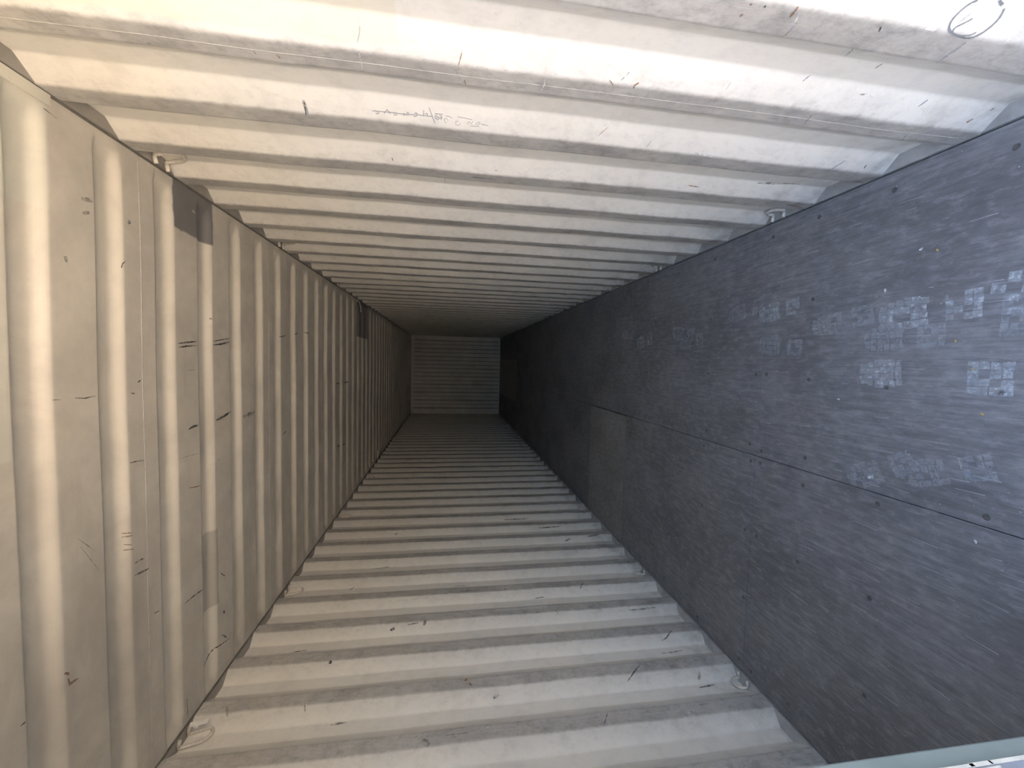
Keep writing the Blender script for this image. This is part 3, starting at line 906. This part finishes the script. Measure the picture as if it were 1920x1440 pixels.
# square bar end caught behind the nearest roof ring of the lower wall
t = empty('tie_strap', (-HW+0.032, 1.893, H-0.045))
mb = MB(); mb.box((-0.005, -0.009, -0.060), (0.005, 0.009, 0.010)); o = bevel(mb.build('strap_end', M_STRAP, t), 0.0015, 1)
o.rotation_euler = (0.18, 0, 0)
mb = MB(); mb.box((-0.003, -0.020, -0.030), (0.003, -0.010, -0.012)); bevel(mb.build('strap_tail', M_STRAP, t), 0.0015, 1)
tag(t, 'short white strap end tucked into the ring by the lower left photo corner', 'strap', None)
mb = MB(); mb.tube([(1.165, 5.30, H-0.004), (1.150, 5.36, H-0.010), (1.155, 5.44, H-0.006), (1.10, 5.50, H-0.010), (1.04, 5.54, H-0.006)], 0.006, 6)
tag(mb.build('strap_scrap', M_STRAP, None, True), 'thin white strap scrap dangling beside the dark roof patch', 'strap')
mb = MB(); mb.tube([(-1.03, 6.85, H-0.004), (-1.08, 6.88, H-0.012), (-1.14, 6.84, H-0.010)], 0.007, 6)
tag(mb.build('strap_scrap', M_STRAP, None, True), 'short white strap scrap at the roof corner of the lower wall', 'strap')

# ------------------------------------------------------------------ marks on the steel
def ribbon(pts, w, surf, taper=True):
    """thin strip laid on a surface; surf(a,b) -> (point, outward normal)"""
    P = []
    for (a0, b0), (a1, b1) in zip(pts[:-1], pts[1:]):
        L = math.hypot(a1-a0, b1-b0)
        n = max(2, min(12, int(L/0.012)))
        for i in range(n):
            P.append((a0+(a1-a0)*i/n, b0+(b1-b0)*i/n))
    P.append(pts[-1])
    V = []; F = []
    k = len(P)
    for i, (a, b) in enumerate(P):
        a0, b0 = P[max(0, i-1)]; a1, b1 = P[min(k-1, i+1)]
        d = math.hypot(a1-a0, b1-b0) or 1
        na, nb = -(b1-b0)/d, (a1-a0)/d
        ww = w/2*(1 if not taper else (0.25+0.75*math.sin(math.pi*(i+0.6)/(k+0.2))))
        ww *= 0.8+0.4*rnd.random()
        for s in (-1, 1):
            V.append(surf(a+na*ww*s, b+nb*ww*s))
    for i in range(k-1):
        F.append((2*i, 2*i+1, 2*i+3, 2*i+2))
    return V, F
def s_right(y, z): return (wall_x(1, y, z)-0.0016, y, z)
def s_left(y, z): return (wall_x(-1, y, z)+0.0016, y, z)
def s_roof(x, y): return (x, y, roof_z(x, y)-0.0012)
MN = {'w': ('scratch_marks', M_WHITE), 'r': ('rust_spots', M_RUST), 'k': ('black_scuffs', M_BLACK), 'm': ('dirt_smudges', M_SMUDGE), 'g': ('grey_scuffs', M_GREY)}
def lay(marks, surf, parent):
    acc = {}
    for pts, w, c in marks:
        V, F = ribbon(pts, w*(0.9 if c in 'mg' else 0.72), surf)
        v, f = acc.setdefault(c, ([], []))
        n = len(v); v += V; f += [tuple(n+i for i in q) for q in F]
    for c, (v, f) in acc.items():
        o = mesh_obj(MN[c][0], v, f, MN[c][1], parent); o['kind'] = 'stuff'
# more small knocks and scratches than were measured one by one, densest on the proud flats
def more(side, n, kinds, c0):
    out = []
    for _ in range(n):
        k = rnd.randrange(0, 38)
        y = c0 + k*PITCH + rnd.uniform(0.0, FA)
        if y > Y1-0.2 or y < 0.7: continue
        z = abs(rnd.gauss(0.0, 0.75)) + 0.05
        if z > 2.6: continue
        L = rnd.uniform(0.008, 0.035)
        a = rnd.uniform(0.3, 1.2)*(1 if side > 0 else -1)
        c = rnd.choice(kinds)
        out.append(([(y, z), (y+L*math.sin(a), z+L*math.cos(a))], rnd.uniform(0.001, 0.0025), c))
    return out
MARKS_R2 = MARKS_R + more(1, 110, 'wwgmgw', C_RIGHT)
MARKS_L2 = MARKS_L + more(-1, 80, 'wwmmmg', C_LEFT)
lay(MARKS_R2, s_right, wall_r)
lay(MARKS_L2, s_left, wall_l)
lay(MARKS_C, s_roof, roof)
for nm, items, lab in (('pencil_circle', PENCIL[:3], 'pencilled open circle with a hook inside'),
                       ('handwriting', PENCIL[3:], 'faint pencil handwriting struck through with a line')):
    v = []; f = []
    for pts, w in items:
        V, F = ribbon(pts, w, s_right, False)
        n = len(v); v += V; f += [tuple(n+i for i in q) for q in F]
    o = mesh_obj(nm, v, f, M_PENCIL if nm == 'pencil_circle' else M_PENCIL_FAINT, wall_r); o['label'] = lab

# ------------------------------------------------------------------ shoe prints in dust on the floor
def quad(V, F, c, ux, uy, a, b, w, h, skew=0.0):
    n = len(V)
    if rnd.random() < 0.06: return
    a += rnd.uniform(-0.0012, 0.0012); b += rnd.uniform(-0.0012, 0.0012); w *= rnd.uniform(0.85, 1.12); h *= rnd.uniform(0.85, 1.15)
    for s, t in ((-1, -1), (1, -1), (1, 1), (-1, 1)):
        p = a+s*w/2+skew*t; q = b+t*h/2
        V.append((c[0]+ux[0]*p+uy[0]*q, c[1]+ux[1]*p+uy[1]*q, 0.0016))
    F.append((n, n+1, n+2, n+3))
def shoe_print(x, y, ang, faint=False, heel=True, toe=True, s=1.0):
    ux = (math.cos(ang)*s, math.sin(ang)*s); uy = (-math.sin(ang)*s, math.cos(ang)*s)
    V = []; F = []
    if toe:   # sole: rows of blocks narrowing to the toe
        for r in range(6):
            b = 0.015 + r*0.023
            half = 0.048 - 0.0016*(r-2)**2
            nb = 4
            for i in range(nb):
                a = (i-(nb-1)/2)*(2*half/nb)
                quad(V, F, (x, y), ux, uy, a, b+abs(i-1.5)*-0.004, 2*half/nb*0.93, 0.0212, 0.001)
    if heel:  # heel: a square frame of blocks round an open middle
        for r in range(4):
            for i in range(4):
                if r in (1, 2) and i in (1, 2) and (r+i) % 2 == 0: continue
                quad(V, F, (x, y), ux, uy, (i-1.5)*0.0195, -0.115+r*0.021, 0.0182, 0.0192)
    o = mesh_obj('shoe_print', V, F, M_DUST2 if faint else M_DUST, floor)
    return o
shoe_print(0.66, 1.165, math.radians(3), s=1.15)
shoe_print(0.695, 1.075, math.radians(-5), toe=False, s=1.6)
shoe_print(0.655, 1.47, math.radians(8), faint=True)
shoe_print(0.575, 1.235, math.radians(2), faint=True)
shoe_print(0.45, 1.23, math.radians(4), heel=False, s=1.1)
shoe_print(0.44, 1.10, math.radians(0), toe=False, s=1.3)
shoe_print(0.60, 1.02, math.radians(0), toe=False, faint=True)
shoe_print(0.735, 1.80, math.radians(6), s=0.95)
shoe_print(0.56, 1.78, math.radians(-6), faint=True)
shoe_print(0.76, 2.03, math.radians(10), faint=True)
shoe_print(0.62, 2.52, math.radians(5), faint=True)
shoe_print(0.67, 2.62, math.radians(-7), faint=True)
shoe_print(0.645, 3.18, math.radians(5))
shoe_print(0.72, 3.5, math.radians(-4), faint=True)
shoe_print(0.09, 1.28, math.radians(30), faint=True)
shoe_print(0.14, 1.08, math.radians(20), faint=True)
shoe_print(0.70, 4.6, math.radians(5), faint=True)
shoe_print(0.60, 5.2, math.radians(-5), faint=True)

# long pale scratches along the boards
V = []; F = []
for _ in range(260):
    x = rnd.uniform(-1.1, 1.1); y = 0.7 + abs(rnd.gauss(0, 1.3)); L = rnd.uniform(0.01, 0.09); w = rnd.uniform(0.0004, 0.0013)
    a = rnd.gauss(0, 0.05)
    if y > 6: continue
    n = len(V); z = 0.0013
    V += [(x-w, y, z), (x+w, y, z), (x+w*0.4+a*L, y+L, z), (x-w*0.4+a*L, y+L, z)]
    F.append((n, n+1, n+2, n+3))
for _ in range(300):
    x = rnd.uniform(-1.15, 1.15); y = 0.7 + abs(rnd.gauss(0, 1.5)); r = rnd.uniform(0.0008, 0.0028)
    if rnd.random() < 0.5: x = -1.13 + abs(rnd.gauss(0, 0.12))
    if y > 6: continue
    n = len(V); z = 0.0015
    V += [(x+r*math.cos(k*1.2566)*(0.6+rnd.random()*0.6), y+r*math.sin(k*1.2566), z) for k in range(5)]
    F.append(tuple(n+k for k in range(5)))
o = mesh_obj('floor_scratches', V, F, plain('pale_wood_scratch', (0.48, 0.50, 0.53), 0.8, 0, 0.2, 90), floor); o['kind'] = 'stuff'

# ------------------------------------------------------------------ small litter lying on the floor
def flake(x, y, s, ang, mat, label, grp, curl=0.35):
    V = []; F = []
    N = 9; s *= 0.75
    ring = []
    for i in range(N):
        a = 2*math.pi*i/N
        rx = s*(1.0+0.22*math.sin(3*a+x*40)); ry = s*0.55*(1+0.2*math.cos(2*a+y*30))
        px, py = rx*math.cos(a), ry*math.sin(a)
        ring.append((px*math.cos(ang)-py*math.sin(ang), px*math.sin(ang)+py*math.cos(ang), curl*s*(math.cos(a)**2)))
    V = [(0, 0, 0.0006)] + [(p[0], p[1], p[2]+0.0006) for p in ring] + [(0, 0, 0.0)] + [(p[0]*0.97, p[1]*0.97, p[2]) for p in ring]
    for i in range(N):
        j = (i+1) % N
        F.append((0, 1+i, 1+j)); F.append((N+1, N+2+j, N+2+i)); F.append((1+i, N+2+i, N+2+j, 1+j))
    nm = 'leaf_scrap' if mat is M_CHIP_Y else 'paint_flake'
    o = mesh_obj(nm, V, F, mat)
    o.location = (x, y, 0.0002)
    tag(o, label, 'leaf scrap' if mat is M_CHIP_Y else 'paint flake', grp)
G1 = 'dry leaf scraps on the plywood floor'; G2 = 'white flakes on the plywood floor'
flake(0.854, 1.152, 0.007, 0.6, M_CHIP_Y, 'tiny yellow leaf scrap on the floor closest to the upper wall', G1)
flake(0.555, 1.083, 0.0065, 0.2, M_CHIP_Y, 'tiny yellow leaf scrap between the white shoe prints', G1)
flake(0.466, 1.033, 0.0065, 1.2, M_CHIP_Y, 'tiny orange leaf scrap on the lower pair of shoe prints', G1)
flake(0.333, 1.001, 0.007, 0.9, M_CHIP_Y, 'tiny yellow leaf scrap below the screw head near the photo edge', G1)
flake(0.673, 0.956, 0.005, 0.1, M_CHIP_W, 'small round white flake at the right photo edge', G2)
flake(0.749, 1.309, 0.010, 0.3, M_CHIP_W, 'angular white flake on the brightest shoe print', G2)
flake(0.056, 1.311, 0.015, 2.2, M_CHIP_W, 'curled white flake beside the middle board joint', G2)
flake(0.87, 1.20, 0.009, 1.9, M_CHIP_W, 'slim white flake beside the yellow leaf scrap', G2)
flake(0.86, 2.18, 0.006, 1.9, M_CHIP_W, 'small white flake beyond the first crosswise board joint', G2)
flake(0.335, 1.462, 0.009, 1.4, M_CHIP_W, 'slim white flake between the two shoe print rows', G2)
flake(-0.051, 0.992, 0.008, 0.4, M_CHIP_W, 'dull white flake below the long middle board joint', G2)
